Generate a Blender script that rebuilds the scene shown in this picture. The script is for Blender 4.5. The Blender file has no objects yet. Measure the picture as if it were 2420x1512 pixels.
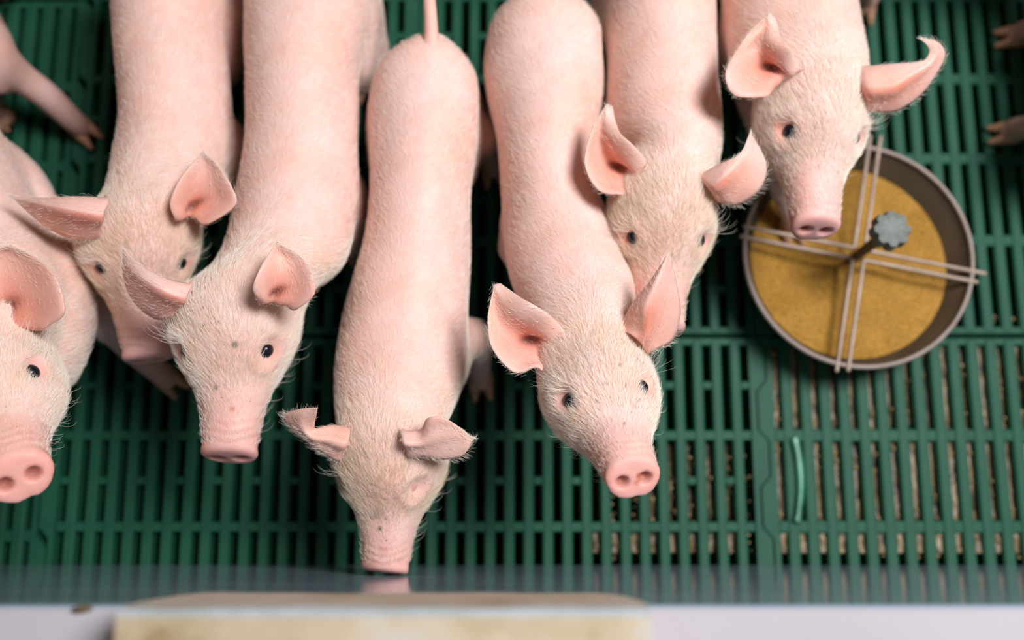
import bpy, bmesh, math, random
import numpy as np
from mathutils import Vector, Matrix

random.seed(7)
RNG = np.random.default_rng(7)
SC = bpy.context.scene
COL = SC.collection

# ------------------------------------------------------------------ camera
W_PX, H_PX = 2420.0, 1512.0
LENS = 35.0
F_PX = LENS / 36.0 * W_PX
CAM_H = 1.25
TILT = math.radians(11.0)
FOCUS = 0.93

cam_data = bpy.data.cameras.new('camera')
cam_data.lens = LENS
cam_data.sensor_width = 36.0
cam_data.sensor_fit = 'HORIZONTAL'
cam_data.clip_start = 0.02
cam_data.dof.use_dof = True
cam_data.dof.focus_distance = FOCUS
cam_data.dof.aperture_fstop = 1.75
cam = bpy.data.objects.new('camera', cam_data)
cam.location = (0, 0, CAM_H)
cam.rotation_euler = (TILT, 0, 0)
COL.objects.link(cam)
SC.camera = cam

# ------------------------------------------------------------------ world, lights, exposure
world = bpy.data.worlds.new('barn_air')
world.use_nodes = True
SC.world = world
wb = world.node_tree.nodes['Background']
wb.inputs['Color'].default_value = (1.0, 0.80, 0.64, 1)
wb.inputs['Strength'].default_value = 0.05


def area_light(name, loc, target, size, power, color):
    d = bpy.data.lights.new(name, 'AREA')
    d.shape = 'RECTANGLE'
    d.size, d.size_y = size
    d.energy = power
    d.color = color
    o = bpy.data.objects.new(name, d)
    o.location = loc
    v = Vector(target) - Vector(loc)
    o.rotation_euler = v.to_track_quat('-Z', 'Y').to_euler()
    COL.objects.link(o)
    return o


area_light('daylight_window', (1.05, 0.60, 2.45), (0.05, 0.35, 0.2), (0.7, 0.9), 90, (0.95, 0.96, 1.0))
area_light('fill_light', (-0.5, 0.2, 2.6), (0.0, 0.35, 0.2), (1.6, 1.6), 2, (1.0, 0.93, 0.86))  # weak warm fill added from the left, no known lamp there

vs = SC.view_settings
vs.view_transform = 'Standard'
vs.look = 'None'
vs.gamma = 1.0
vs.use_curve_mapping = False
vs.exposure = 0.0
SC.cycles.use_denoising = True
SC.cycles.max_bounces = 8
SC.cycles.diffuse_bounces = 5
SC.cycles.sample_clamp_indirect = 6.0

# ------------------------------------------------------------------ helpers
CT, ST = math.cos(TILT), math.sin(TILT)


def at(px, py, z):
    """world point at height z seen at photograph pixel (px, py)"""
    x = (px - W_PX / 2) / F_PX
    y = (H_PX / 2 - py) / F_PX
    dy = y * CT + ST
    dz = y * ST - CT
    s = (CAM_H - z) / (-dz)
    return np.array([x * s, dy * s, z])


def project(P):
    P = np.atleast_2d(P)
    d = P - np.array([0, 0, CAM_H])
    yc = d[:, 1] * CT + d[:, 2] * ST
    zc = -d[:, 1] * ST + d[:, 2] * CT
    return np.stack([W_PX / 2 + F_PX * d[:, 0] / -zc, H_PX / 2 - F_PX * yc / -zc], 1)


def link(name, me, mat=None, parent=None):
    o = bpy.data.objects.new(name, me)
    COL.objects.link(o)
    if mat is not None and hasattr(me, 'materials') and len(me.materials) == 0:
        me.materials.append(mat)
    if parent is not None:
        o.parent = parent
    return o


def empty(name, loc=(0, 0, 0), parent=None):
    o = bpy.data.objects.new(name, None)
    o.location = loc
    o.empty_display_size = 0.05
    COL.objects.link(o)
    if parent is not None:
        o.parent = parent
    return o


def tag(o, label=None, cat=None, group=None, kind=None):
    if label: o['label'] = label
    if cat: o['category'] = cat
    if group: o['group'] = group
    if kind: o['kind'] = kind
    return o


def mesh_np(name, V, F, smooth=True):
    me = bpy.data.meshes.new(name)
    me.from_pydata([tuple(v) for v in V], [], [tuple(f) for f in F])
    if smooth:
        me.polygons.foreach_set('use_smooth', [True] * len(me.polygons))
    me.update()
    return me


def unit(v):
    v = np.asarray(v, float)
    return v / max(np.linalg.norm(v), 1e-9)


def catmull(P, k):
    """resample rows of P through a Catmull-Rom spline, k steps per span"""
    P = np.asarray(P, float)
    n = len(P)
    out = []
    for i in range(n - 1):
        p0 = P[i - 1] if i > 0 else 2 * P[0] - P[1]
        p1, p2 = P[i], P[i + 1]
        p3 = P[i + 2] if i + 2 < n else 2 * P[-1] - P[-2]
        for j in range(k):
            t = j / k
            out.append(0.5 * (2 * p1 + (p2 - p0) * t + (2 * p0 - 5 * p1 + 4 * p2 - p3) * t * t
                              + (3 * p1 - p0 - 3 * p2 + p3) * t ** 3))
    out.append(P[-1])
    return np.array(out)


def chord_spline(P, n, smooth=4):
    """Hermite spline through rows of P, parametrised by the length between the first three columns"""
    P = np.asarray(P, float)
    d = np.linalg.norm(np.diff(P[:, :3], axis=0), axis=1)
    tt = np.concatenate([[0], np.cumsum(np.maximum(d, 1e-5))])
    m = np.zeros_like(P)
    sl = np.diff(P, axis=0) / np.diff(tt)[:, None]
    m[0], m[-1] = sl[0], sl[-1]
    for i in range(1, len(P) - 1):
        h0, h1 = tt[i] - tt[i - 1], tt[i + 1] - tt[i]
        m[i] = (sl[i - 1] * h1 + sl[i] * h0) / (h0 + h1)
    u = np.linspace(0, tt[-1], n)
    k = np.clip(np.searchsorted(tt, u, side='right') - 1, 0, len(P) - 2)
    h = (tt[k + 1] - tt[k])[:, None]
    q = ((u - tt[k])[:, None]) / h
    S = (2 * q ** 3 - 3 * q ** 2 + 1) * P[k] + (q ** 3 - 2 * q ** 2 + q) * h * m[k] + (-2 * q ** 3 + 3 * q ** 2) * P[k + 1] + (q ** 3 - q ** 2) * h * m[k + 1]
    for _ in range(smooth):
        S[1:-1] = .25 * S[:-2] + .5 * S[1:-1] + .25 * S[2:]
    return S, tt


def skin_rings(rings):
    """rings: (n, m, 3) -> closed tube"""
    n, m = rings.shape[:2]
    V = rings.reshape(-1, 3).tolist()
    F = []
    for i in range(n - 1):
        for j in range(m):
            a, b = i * m + j, i * m + (j + 1) % m
            F.append((a, b, b + m, a + m))
    V.append(rings[0].mean(0).tolist())
    V.append(rings[-1].mean(0).tolist())
    c0, c1 = len(V) - 2, len(V) - 1
    for j in range(m):
        F.append((c0, (j + 1) % m, j))
        F.append((c1, (n - 1) * m + j, (n - 1) * m + (j + 1) % m))
    return V, F


class MB:
    """collects closed pieces that become one mesh"""
    def __init__(self):
        self.V, self.F = [], []

    def add(self, V, F):
        o = len(self.V)
        self.V.extend([tuple(map(float, v)) for v in V])
        self.F.extend([tuple(i + o for i in f) for f in F])

    def box(self, lo, hi, bevel=0.0):
        x0, y0, z0 = lo; x1, y1, z1 = hi
        if bevel <= 0:
            self.add([(x0, y0, z0), (x1, y0, z0), (x1, y1, z0), (x0, y1, z0),
                      (x0, y0, z1), (x1, y0, z1), (x1, y1, z1), (x0, y1, z1)],
                     [(3, 2, 1, 0), (4, 5, 6, 7), (0, 1, 5, 4), (1, 2, 6, 5), (2, 3, 7, 6), (3, 0, 4, 7)])
        else:
            b = bevel     # chamfer on the top edges only
            self.add([(x0, y0, z0), (x1, y0, z0), (x1, y1, z0), (x0, y1, z0),
                      (x0, y0, z1 - b), (x1, y0, z1 - b), (x1, y1, z1 - b), (x0, y1, z1 - b),
                      (x0 + b, y0 + b, z1), (x1 - b, y0 + b, z1), (x1 - b, y1 - b, z1), (x0 + b, y1 - b, z1)],
                     [(3, 2, 1, 0), (8, 9, 10, 11)] +
                     [(i, (i + 1) % 4, 4 + (i + 1) % 4, 4 + i) for i in range(4)] +
                     [(4 + i, 4 + (i + 1) % 4, 8 + (i + 1) % 4, 8 + i) for i in range(4)])

    def tube(self, pts, radii, m=10, k=4, round_ends=True, flat=None):
        pts = np.asarray(pts, float)
        radii = np.asarray(radii, float).reshape(len(pts), -1)
        R = catmull(np.hstack([pts, radii]), k) if k > 1 and len(pts) > 1 else np.hstack([pts, radii])
        P, r = R[:, :3], R[:, 3:]
        T = np.gradient(P, axis=0)
        T /= np.linalg.norm(T, axis=1)[:, None]
        if round_ends:
            add0, add1 = [], []
            for a in (80, 55, 28):
                c, s = math.cos(math.radians(a)), math.sin(math.radians(a))
                add0.append((P[0] - T[0] * r[0, 0] * s * .9, r[0] * c, T[0]))
            for a in (28, 55, 80):
                c, s = math.cos(math.radians(a)), math.sin(math.radians(a))
                add1.append((P[-1] + T[-1] * r[-1, 0] * s * .9, r[-1] * c, T[-1]))
            P = np.vstack([[q[0] for q in add0], P, [q[0] for q in add1]])
            r = np.vstack([[q[1] for q in add0], r, [q[1] for q in add1]])
            T = np.vstack([[q[2] for q in add0], T, [q[2] for q in add1]])
        ref = np.array([0, 0, 1.0]) if abs(T[0][2]) < .9 else np.array([1.0, 0, 0])
        if flat is not None: ref = np.asarray(flat, float)
        rings = []
        ang = np.linspace(0, 2 * np.pi, m, endpoint=False)
        for p, rr, t in zip(P, r, T):
            u = ref - t * ref.dot(t)
            u = unit(u)
            v = np.cross(t, u)
            ref = u
            ra = rr[0]; rb = rr[1] if len(rr) > 1 else rr[0]
            rings.append(p + np.outer(np.cos(ang) * ra, u) + np.outer(np.sin(ang) * rb, v))
        self.add(*skin_rings(np.array(rings)))

    def ellipsoid(self, c, axes, m=16, n=10):
        """axes: 3x3 rows scaled"""
        A = np.asarray(axes, float)
        rings = []
        for th in np.linspace(-np.pi / 2 + .12, np.pi / 2 - .12, n):
            a = np.linspace(0, 2 * np.pi, m, endpoint=False)
            L = np.stack([np.cos(a) * np.cos(th), np.sin(a) * np.cos(th), np.full(m, np.sin(th))], 1)
            rings.append(np.asarray(c) + L @ A)
        self.add(*skin_rings(np.array(rings)))

    def build(self, name, mat, parent=None, smooth=False):
        return link(name, mesh_np(name, self.V, self.F, smooth), mat, parent)


# ------------------------------------------------------------------ materials
def new_mat(name):
    m = bpy.data.materials.new(name)
    m.use_nodes = True
    nt = m.node_tree
    return m, nt, nt.nodes['Principled BSDF']


def noise_node(nt, scale, detail=4, rough=.55, coord='Object', vec_scale=None):
    tc = nt.nodes.new('ShaderNodeTexCoord')
    n = nt.nodes.new('ShaderNodeTexNoise')
    n.inputs['Scale'].default_value = scale
    n.inputs['Detail'].default_value = detail
    n.inputs['Roughness'].default_value = rough
    src = tc.outputs[coord]
    if vec_scale:
        mp = nt.nodes.new('ShaderNodeMapping')
        mp.inputs['Scale'].default_value = vec_scale
        nt.links.new(src, mp.inputs['Vector'])
        src = mp.outputs['Vector']
    nt.links.new(src, n.inputs['Vector'])
    return n


def ramp(nt, fac, stops):
    r = nt.nodes.new('ShaderNodeValToRGB')
    el = r.color_ramp.elements
    while len(el) < len(stops): el.new(0.5)
    for e, (p, c) in zip(el, stops):
        e.position = p
        e.color = (*c, 1)
    nt.links.new(fac, r.inputs['Fac'])
    return r


def mixc(nt, fac, a, b, mode='MIX'):
    m = nt.nodes.new('ShaderNodeMix')
    m.data_type = 'RGBA'
    m.blend_type = mode
    for sock, v in ((m.inputs[0], fac), (m.inputs[6], a), (m.inputs[7], b)):
        if hasattr(v, 'links') or hasattr(v, 'is_linked'):
            nt.links.new(v, sock)
        elif isinstance(v, (int, float)):
            sock.default_value = v
        else:
            sock.default_value = (*v, 1)
    return m.outputs[2]


def bump(nt, bsdf, height, strength, dist=.002):
    b = nt.nodes.new('ShaderNodeBump')
    b.inputs['Strength'].default_value = strength
    b.inputs['Distance'].default_value = dist
    nt.links.new(height, b.inputs['Height'])
    nt.links.new(b.outputs['Normal'], bsdf.inputs['Normal'])


def simple(name, stops, scale, rough, spec=.5, metal=0.0, bump_s=0.0, bump_scale=200, vec_scale=None, coat=0):
    m, nt, b = new_mat(name)
    n = noise_node(nt, scale, vec_scale=vec_scale)
    r = ramp(nt, n.outputs['Fac'], stops)
    nt.links.new(r.outputs['Color'], b.inputs['Base Color'])
    b.inputs['Roughness'].default_value = rough
    b.inputs['Specular IOR Level'].default_value = spec
    b.inputs['Metallic'].default_value = metal
    b.inputs['Coat Weight'].default_value = coat
    if bump_s:
        n2 = noise_node(nt, bump_scale)
        bump(nt, b, n2.outputs['Fac'], bump_s)
    return m


def skin_material(name, sss=.25):
    m, nt, b = new_mat(name)
    at_ = nt.nodes.new('ShaderNodeAttribute'); at_.attribute_name = 'tint'
    n1 = noise_node(nt, 38, 5, .6)
    mott = ramp(nt, n1.outputs['Fac'], [(.32, (.93, .86, .84)), (.68, (1.0, 1.0, 1.0))])
    c = mixc(nt, 1.0, at_.outputs['Color'], mott.outputs['Color'], 'MULTIPLY')
    n4 = noise_node(nt, 11, 3, .5)
    m2 = ramp(nt, n4.outputs['Fac'], [(.36, (1.0, .90, .82)), (.60, (1.0, 1.0, 1.0))])
    c = mixc(nt, 1.0, c, m2.outputs['Color'], 'MULTIPLY')
    # small brown specks of dirt, only where the tint's alpha says the skin is speckled
    n2 = noise_node(nt, 210, 2, .5)
    sp = ramp(nt, n2.outputs['Fac'], [(.735, (0, 0, 0)), (.765, (1, 1, 1))])
    mul = nt.nodes.new('ShaderNodeMath'); mul.operation = 'MULTIPLY'
    nt.links.new(sp.outputs['Color'], mul.inputs[0])
    nt.links.new(at_.outputs['Alpha'], mul.inputs[1])
    c = mixc(nt, mul.outputs[0], c, (.16, .09, .05))
    nt.links.new(c, b.inputs['Base Color'])
    b.inputs['Roughness'].default_value = .52
    b.inputs['Specular IOR Level'].default_value = .35
    b.inputs['Subsurface Weight'].default_value = sss
    b.inputs['Subsurface Radius'].default_value = (1.0, .42, .28)
    b.inputs['Subsurface Scale'].default_value = .006
    n3 = noise_node(nt, 420, 3, .6)
    bump(nt, b, n3.outputs['Fac'], .22, .0012)
    return m


M = {}
M['skin'] = skin_material('pig_skin')
M['ear'] = skin_material('ear_skin', .35)
M['hair'] = simple('bristle', [(.3, (.90, .78, .62)), (.7, (.97, .92, .84))], 60, .45, .4)
M['straw'] = simple('straw_bristle', [(.3, (.78, .65, .46)), (.7, (.89, .79, .63))], 60, .45, .4)
M['eye'] = simple('eyeball', [(.3, (.006, .006, .009)), (.7, (.012, .013, .02))], 90, .22, .35)
M['sclera'] = simple('eye_white', [(.3, (.62, .62, .68)), (.7, (.72, .70, .72))], 90, .1, .6)
M['hoof'] = simple('hoof_horn', [(.3, (.34, .17, .09)), (.7, (.50, .27, .16))], 120, .5)
M['green'] = simple('green_plastic', [(.25, (.006, .056, .031)), (.5, (.010, .078, .041)), (.8, (.019, .092, .043))], 9, .58, .25,
                    bump_s=.12, bump_scale=160)
M['strip'] = simple('slat_highlight_green', [(.4, (.015, .13, .06)), (.62, (.04, .24, .12))], 30, .3, .5)  # brighter than the slats: a highlight put into the colour
M['pit'] = simple('pit_slurry', [(.3, (.010, .007, .005)), (.7, (.03, .02, .013))], 14, .8, .2)
M['residue'] = simple('wet_feed_residue', [(.36, (.06, .04, .02)), (.48, (.19, .13, .068)), (.66, (.29, .21, .12))], 55, .4, .4,
                      bump_s=.6, bump_scale=120)
M['crumb'] = simple('feed_crumb', [(.3, (.32, .20, .08)), (.7, (.54, .37, .18))], 60, .7)
M['wall'] = simple('white_wall_plastic', [(.3, (.43, .395, .42)), (.7, (.485, .445, .475))], 5, .17, .6, coat=.2)
M['facing'] = simple('facing_plastic', [(.3, (.20, .28, .34)), (.7, (.27, .35, .41))], 6, .14, .6, vec_scale=(1, 1, 6))
M['board'] = simple('weathered_board', [(.26, (.27, .17, .075)), (.40, (.42, .33, .21)), (.58, (.50, .41, .29)), (.78, (.50, .48, .44))], 16, .75, .25,
                    bump_s=.3, bump_scale=90)
M['board_front'] = simple('board_front_stained', [(.25, (.40, .24, .12)), (.42, (.50, .40, .30)), (.62, (.58, .50, .40)), (.85, (.50, .48, .45))], 9, .8, .2,
                         bump_s=.3, bump_scale=90, vec_scale=(1, 1, .5))
M['board_edge'] = simple('board_edge_chalky', [(.3, (.34, .36, .345)), (.7, (.47, .49, .50))], 24, .8, .2)
M['pan'] = simple('pan_plastic', [(.3, (.045, .028, .012)), (.7, (.07, .045, .02))], 20, .4, .5)
M['rim'] = simple('pan_rim_worn', [(.3, (.24, .185, .15)), (.7, (.31, .24, .20))], 40, .42, .5)
M['wire'] = simple('feeder_wire', [(.3, (.33, .245, .185)), (.7, (.47, .36, .28))], 60, .45, .4, .15)
M['knob'] = simple('grey_knob_plastic', [(.3, (.12, .135, .12)), (.7, (.17, .185, .165))], 60, .55, .4)
M['rod'] = simple('rusty_rod', [(.3, (.075, .045, .02)), (.7, (.15, .10, .05))], 70, .6, .4)


def feed_material():
    m, nt, b = new_mat('meal_feed')
    n1 = noise_node(nt, 13, 5, .6)
    r1 = ramp(nt, n1.outputs['Fac'], [(.3, (.34, .175, .028)), (.7, (.52, .28, .06))])
    n2 = noise_node(nt, 330, 3, .7)
    r2 = ramp(nt, n2.outputs['Fac'], [(.32, (.55, .5, .42)), (.62, (1.1, 1.1, 1.1))])
    c = mixc(nt, 1.0, r1.outputs['Color'], r2.outputs['Color'], 'MULTIPLY')
    nt.links.new(c, b.inputs['Base Color'])
    b.inputs['Roughness'].default_value = .9
    b.inputs['Specular IOR Level'].default_value = .15
    bump(nt, b, n2.outputs['Fac'], .9, .003)
    return m


M['feed'] = feed_material()

# ------------------------------------------------------------------ floor of green slatted panels
PITCH, SLOT = 0.0239, 0.0105
PANEL_W, PANEL_L = 0.446, 0.4774
X_SEAMS = [-1.023, -0.577, -0.131, 0.315, 0.761]
Y_SEAMS = [-0.2548, 0.2226, 0.7000]
RIBS = [0.0, 0.1263, 0.2387, 0.3511, 0.4774]
RIB_GAP = PANEL_L / 4
DEPTH = 0.036

floor = tag(empty('floor', (0, 0, -0.03)), 'green plastic slatted floor of the piglet pen', None, None, 'structure')


def seam_x(y):
    """zigzag of the interlocking joint along a panel's side"""
    u = (y / RIB_GAP) % 1.0
    a = .0062
    if u < .40: return -a
    if u < .52: return -a + 2 * a * (u - .40) / .12
    if u < .88: return a
    return a - 2 * a * (u - .88) / .12


def edge_strip(mb, side):
    ys = sorted(set([0.0012, PANEL_L - .0012] + [RIB_GAP * (i + f) for i in range(4) for f in (.0, .40, .52, .88, .999)]))
    ys = [y for y in ys if .0012 <= y <= PANEL_L - .0012]
    top, bot = [], []
    inner = (.0146 if side < 0 else PANEL_W - .0146)
    for y in ys:
        e = seam_x(y) + (.0011 if side < 0 else PANEL_W - .0011)
        top.append(((e, y, 0), (inner, y, 0)) if side < 0 else ((inner, y, 0), (e, y, 0)))
    V = []
    for (a, b) in top:
        V += [a, b, (a[0], a[1], -DEPTH), (b[0], b[1], -DEPTH)]
    F = []
    for i in range(len(ys) - 1):
        o, p = i * 4, i * 4 + 4
        F += [(o, o + 1, p + 1, p), (o + 1, o + 3, p + 3, p + 1), (o + 2, o, p, p + 2), (o + 3, o + 2, p + 2, p + 3)]
    e = (len(ys) - 1) * 4
    F += [(0, 2, 3, 1), (e, e + 1, e + 3, e + 2)]
    mb.add(V, F)


def panel_mesh(split):
    mb = MB()
    edge_strip(mb, -1); edge_strip(mb, 1)
    x0, x1 = .0146, PANEL_W - .0146
    for i in range(5):
        y = RIBS[i]
        hw = .006 if split else .0074
        lo, hi = y - hw, y + hw
        if i == 0: lo, hi = .0022, .012
        if i == 4: lo, hi = PANEL_L - .012, PANEL_L - .0022
        mb.box((x0, lo, -DEPTH), (x1, hi, -.0012), .0015)
    if split:        # short cross ribs that halve every other slot
        for r in range(4):
            for s in range(18):
                if (s + (1 if r % 2 else 0)) % 2 == 0 or (split == 2 and r == 1 and 6 <= s <= 11):
                    xs = .0146 + s * PITCH
                    y = (RIBS[r] + RIBS[r + 1]) / 2
                    mb.box((xs - .001, y - .005, -DEPTH), (xs + SLOT + .001, y + .005, -.002), .0015)
    return mesh_np('floor_panel', mb.V, mb.F, False)


def slat_mesh(grow=0.0):
    mb = MB()
    w = PITCH - SLOT + grow
    mb.box((-grow, .004, -DEPTH), (w, PANEL_L - .004, 0), .0022)
    return mesh_np('slat', mb.V, mb.F, False)


PM = {0: panel_mesh(0), 1: panel_mesh(1), 2: panel_mesh(2)}
SM = slat_mesh()
SW = slat_mesh(.0008)          # the panels without half ribs have slightly broader slats
for me in list(PM.values()) + [SM, SW]:
    me.materials.append(M['green'])
for ci, x in enumerate(X_SEAMS):
    for ri, y in enumerate(Y_SEAMS):
        kind = {0: 0, 1: 1, 2: 2 if ri == 0 else 1, 3: 0, 4: 0}[ci]
        p = link('floor_panel', PM[kind], None, floor)
        p.location = (x, y - (.011 if ci == 0 else 0), .03 + random.uniform(-.0008, 0))
        for s in range(17):
            sl = link('slat', SW if kind == 0 else SM, None, p)
            sl.location = (.0146 + SLOT + s * PITCH, 0, random.uniform(-.0004, .0003))

mb = MB(); mb.box((-1.3, -.6, -.52), (1.5, 1.4, -.50))
pit = mb.build('pit_bottom', M['pit'], floor)

# wet residue and crumbs of feed caught under the right hand panels
mbr = MB()
def residue_strip(x0, y0, y1, z):
    n = 14
    V, F = [], []
    for i in range(n):
        y = y0 + (y1 - y0) * i / (n - 1)
        for k in range(4):
            x = x0 + .0008 + (SLOT - .0016) * k / 3
            zz = z + .0022 * math.sin(x * 410 + y * 90) * math.sin(y * 131 + x * 57) + random.uniform(-.0012, .0012)
            V += [(x, y, zz)]
    m = len(V)
    V += [(x, y, z - .012) for x, y, _ in V[:m]]
    for i in range(n - 1):
        for k in range(3):
            a = i * 4 + k
            F += [(a, a + 1, a + 5, a + 4), (m + a, m + a + 4, m + a + 5, m + a + 1)]
        a = i * 4
        F += [(a, a + 4, m + a + 4, m + a), (a + 3, m + a + 3, m + a + 7, a + 7)]
    e = (n - 1) * 4
    for k in range(3):
        F += [(k, m + k, m + k + 1, k + 1), (e + k, e + k + 1, m + e + k + 1, m + e + k)]
    mbr.add(V, F)
for ci in (2, 3, 4):
    for sl_ in range(18):
        if ci == 2 and (sl_ < 9 or sl_ == 17): continue
        for r0, r1 in ((-.0161, .0963), (-.0545, -.0161), (.0963, .2226)):
            if ci == 2 and r1 > .2: continue
            if ci == 2 and r1 > .05 and sl_ < 12: continue
            deep = (-.014 if ci > 2 else -.024) + (.018 * max(0, (.05 - (r0 + r1) / 2) / .09)) * (1 if ci > 2 else .6) + random.uniform(-.003, .003)
            residue_strip(X_SEAMS[ci] + .0146 + sl_ * PITCH, r0 + .0065, r1 - .0065, min(deep, -.007))
res = mbr.build('feed_residue', M['residue'], None, True)
tag(res, 'wet brown feed residue with golden crumbs filling the slots below the round feeder', 'spilled feed', None, 'stuff')

mb = MB()
for _ in range(1500):
    ci = random.choice([2, 3, 3, 3, 3, 4])
    s = random.randrange(18)
    if ci == 2 and s < 10: continue
    x = X_SEAMS[ci] + .0146 + (s + random.uniform(.12, .88)) * 1.0 * PITCH * 0 + .0
    x = X_SEAMS[ci] + .0146 + s * PITCH + random.uniform(.0015, SLOT - .0015)
    y = random.uniform(-.055, .25) if ci > 2 else random.uniform(-.055, .08)
    r = random.uniform(.0012, .0030)
    a = np.eye(3) * r * np.array([[random.uniform(.8, 1.3)], [random.uniform(.8, 1.3)], [.8]])
    z = random.uniform(-.022, -.008)
    mb.ellipsoid((x, y, z), a, 5, 3)
cr = mb.build('feed_crumbs', M['crumb'], res, True)
tag(cr, 'pale golden feed crumbs', None, None, 'stuff')

# ------------------------------------------------------------------ pen wall
WALL_Y, WALL_T, WALL_H = -0.0629, 0.05, 0.543
mb = MB(); mb.box((-1.0, WALL_Y - WALL_T, .001), (1.2, WALL_Y, WALL_H), .003)
wall = mb.build('wall_front', M['wall'])
fs = MB(); fs.box((-.999, WALL_Y - .0005, .0015), (1.199, WALL_Y + .0012, WALL_H - .0015))
fso = fs.build('facing_sheet', M['facing'], wall)
fso['label'] = 'glossy blue grey facing sheet'
tag(wall, 'white glossy plastic pen wall along the bottom of the picture', None, None, 'structure')

# board saddled over the wall: front flange with rounded lower corners, top plate, back flange
def saddle_board():
    xl = at(283, 1460, .60)[0]; xr = at(1537, 1460, .60)[0]
    fr0, fr1 = WALL_Y + .0014, WALL_Y + .0054
    ztop, zb = .607, .487
    n = 48
    prof = []           # section (y, z, lower?) walked around the saddle
    V, F = [], []
    xs = np.linspace(xl, xr, n)
    def drop(x):
        d = min(x - xl, xr - x)
        R = .028
        if d >= R: return 0.0
        return (1 - math.sqrt(max(0, 1 - ((R - d) / R) ** 2))) * .07
    for x in xs:
        wob = .0012 * math.sin(x * 37) + .0007 * math.sin(x * 91)
        z0 = zb + drop(x) + wob * 3
        yb = WALL_Y - WALL_T
        sec = [(fr0, z0), (fr1 - .001, z0), (fr1, z0 + .003), (fr1 + wob * .3, ztop - .012), (fr1 - .0015, ztop - .004), (fr1 - .006, ztop),
               (yb - .006, ztop), (yb - .011, ztop - .006), (yb - .011, z0), (yb - .001, z0), (yb - .001, WALL_H + .001), (fr0, WALL_H + .001)]
        V += [(x, y, z) for y, z in sec]
    m = 12
    for i in range(n - 1):
        for j in range(m):
            a, b = i * m + j, i * m + (j + 1) % m
            F.append((a, a + m, b + m, b))
    F.append(tuple(range(m))); F.append(tuple(reversed([(n - 1) * m + j for j in range(m)])))
    me = mesh_np('saddle_board', V, F, False)
    for mm in ('board', 'board_front', 'board_edge'): me.materials.append(M[mm])
    for i in range(n - 1):
        for j in range(m):
            me.polygons[i * m + j].material_index = 1 if j in (0, 1, 2) else (2 if j in (3, 4) else 0)
    o = link('saddle_board', me)
    tag(o, 'worn beige board with rounded corners capping the white pen wall', 'board')
    return o
saddle_board()

# crumbs of dirt lying on the wall top
def bit(name, px, py, z, size, label, cat, mat, group=None):
    mb = MB()
    p = at(px, py, z)
    mb.tube([p + np.array([-size, 0, size * .45]), p + np.array([0, .0006, size * .5]), p + np.array([size, .001, size * .42])],
            [size * .4, size * .5, size * .35], 7, 2)
    tag(mb.build(name, mat, None, True), label, cat, group)
bit('wood_chip', 198, 1440, WALL_H, .0052, 'brown sliver lying on the white wall top left of the beige board', 'chip', M['rod'])

# ------------------------------------------------------------------ round feeder
FC = at(2030, 600, .072)
feeder = empty('round_feeder', (FC[0], FC[1], 0.001))
tag(feeder, 'round piglet feeder pan of ochre meal with wire spokes and grey star knob', 'feeder')
R_OUT = abs(at(2305, 600, .072)[0] - at(1755, 600, .072)[0]) / 2


def lathe(prof, seg=72):
    V, F = [], []
    m = len(prof)
    for i in range(seg):
        a = 2 * math.pi * i / seg
        V += [(r * math.cos(a), r * math.sin(a), z) for r, z in prof]
    for i in range(seg):
        for j in range(m - 1):
            a, b = i * m + j, ((i + 1) % seg) * m + j
            F.append((a, b, b + 1, a + 1))
    return V, F


mb = MB()
mb.add(*lathe([(.0, .002), (R_OUT - .036, .002), (R_OUT - .030, .006), (R_OUT - .002, .067), (R_OUT - .005, .067), (R_OUT - .033, .010),
               (R_OUT - .040, .007), (0, .007)]))
mb.build('pan', M['pan'], feeder, True)
mb = MB()
ang = np.linspace(0, 2 * np.pi, 10)
mb.add(*lathe([(R_OUT - .0030 + .0029 * math.cos(a), .069 + .0029 * math.sin(a)) for a in ang]))
mb.build('rim', M['rim'], feeder, True)
# heap of meal
V, F = [], []
nr, na = 26, 72
for i in range(nr):
    for j in range(na):
        a = 2 * math.pi * j / na
        lvl = .040 - .007 * math.cos(a - .75)              # the meal is heaped towards the lower left
        rmax = R_OUT - .005 - (.067 - lvl) / .057 * .028 - .0006
        r = rmax * i / (nr - 1)
        x, y = r * math.cos(a), r * math.sin(a)
        z = .040 - .007 * math.cos(a - .75) * (i / (nr - 1)) + (.0035 * math.sin(x * 40 + 1) * math.cos(y * 36) + .0020 * math.sin(x * 90 + 2) * math.sin(y * 110)) * min(1, (1 - i / (nr - 1)) * 6)
        z += -.010 * math.exp(-((x + .07) ** 2 + (y - .04) ** 2) / .0016)
        V.append((x, y, z))
for i in range(nr - 1):
    for j in range(na):
        a, b = i * na + j, i * na + (j + 1) % na
        F.append((a, a + na, b + na, b))
fd = link('meal', mesh_np('meal', V, F, True), M['feed'], feeder)
# spokes: four bent wires, one per quadrant, paired along each arm
TH = math.radians(-11.5)
for q in range(4):
    a0 = TH + q * math.pi / 2 + math.pi / 2
    d0 = np.array([math.cos(a0), math.sin(a0), 0]); d1 = np.array([math.cos(a0 + math.pi / 2), math.sin(a0 + math.pi / 2), 0])
    off = .0065
    c = (d0 + d1) * off + np.array([0, 0, .070 if q % 2 else .071])
    mb = MB()
    e0, e1 = c + d0 * (R_OUT + (.005, -.004, -.004, .005)[q]), c + d1 * (R_OUT + (-.006, -.001, -.004, .007)[q])
    pts = [e0, c + d0 * .003, c + (d0 + d1) * .0008, c + d1 * .003, e1]
    mb.tube(pts, [.0026] * 5, 8, 1, True)
    mb.build('spoke_wire', M['wire'], feeder, True)
mb = MB(); mb.tube([(0, 0, .007), (0, 0, .1), (0, 0, .166)], [.0062, .0062, .0062], 12, 2, False)
mb.build('rod', M['rod'], feeder, True)
mb = MB()
mb.add(*lathe([(.0, .024), (.015, .024), (.015, .034), (.008, .036), (.0, .036)], 6))
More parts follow.
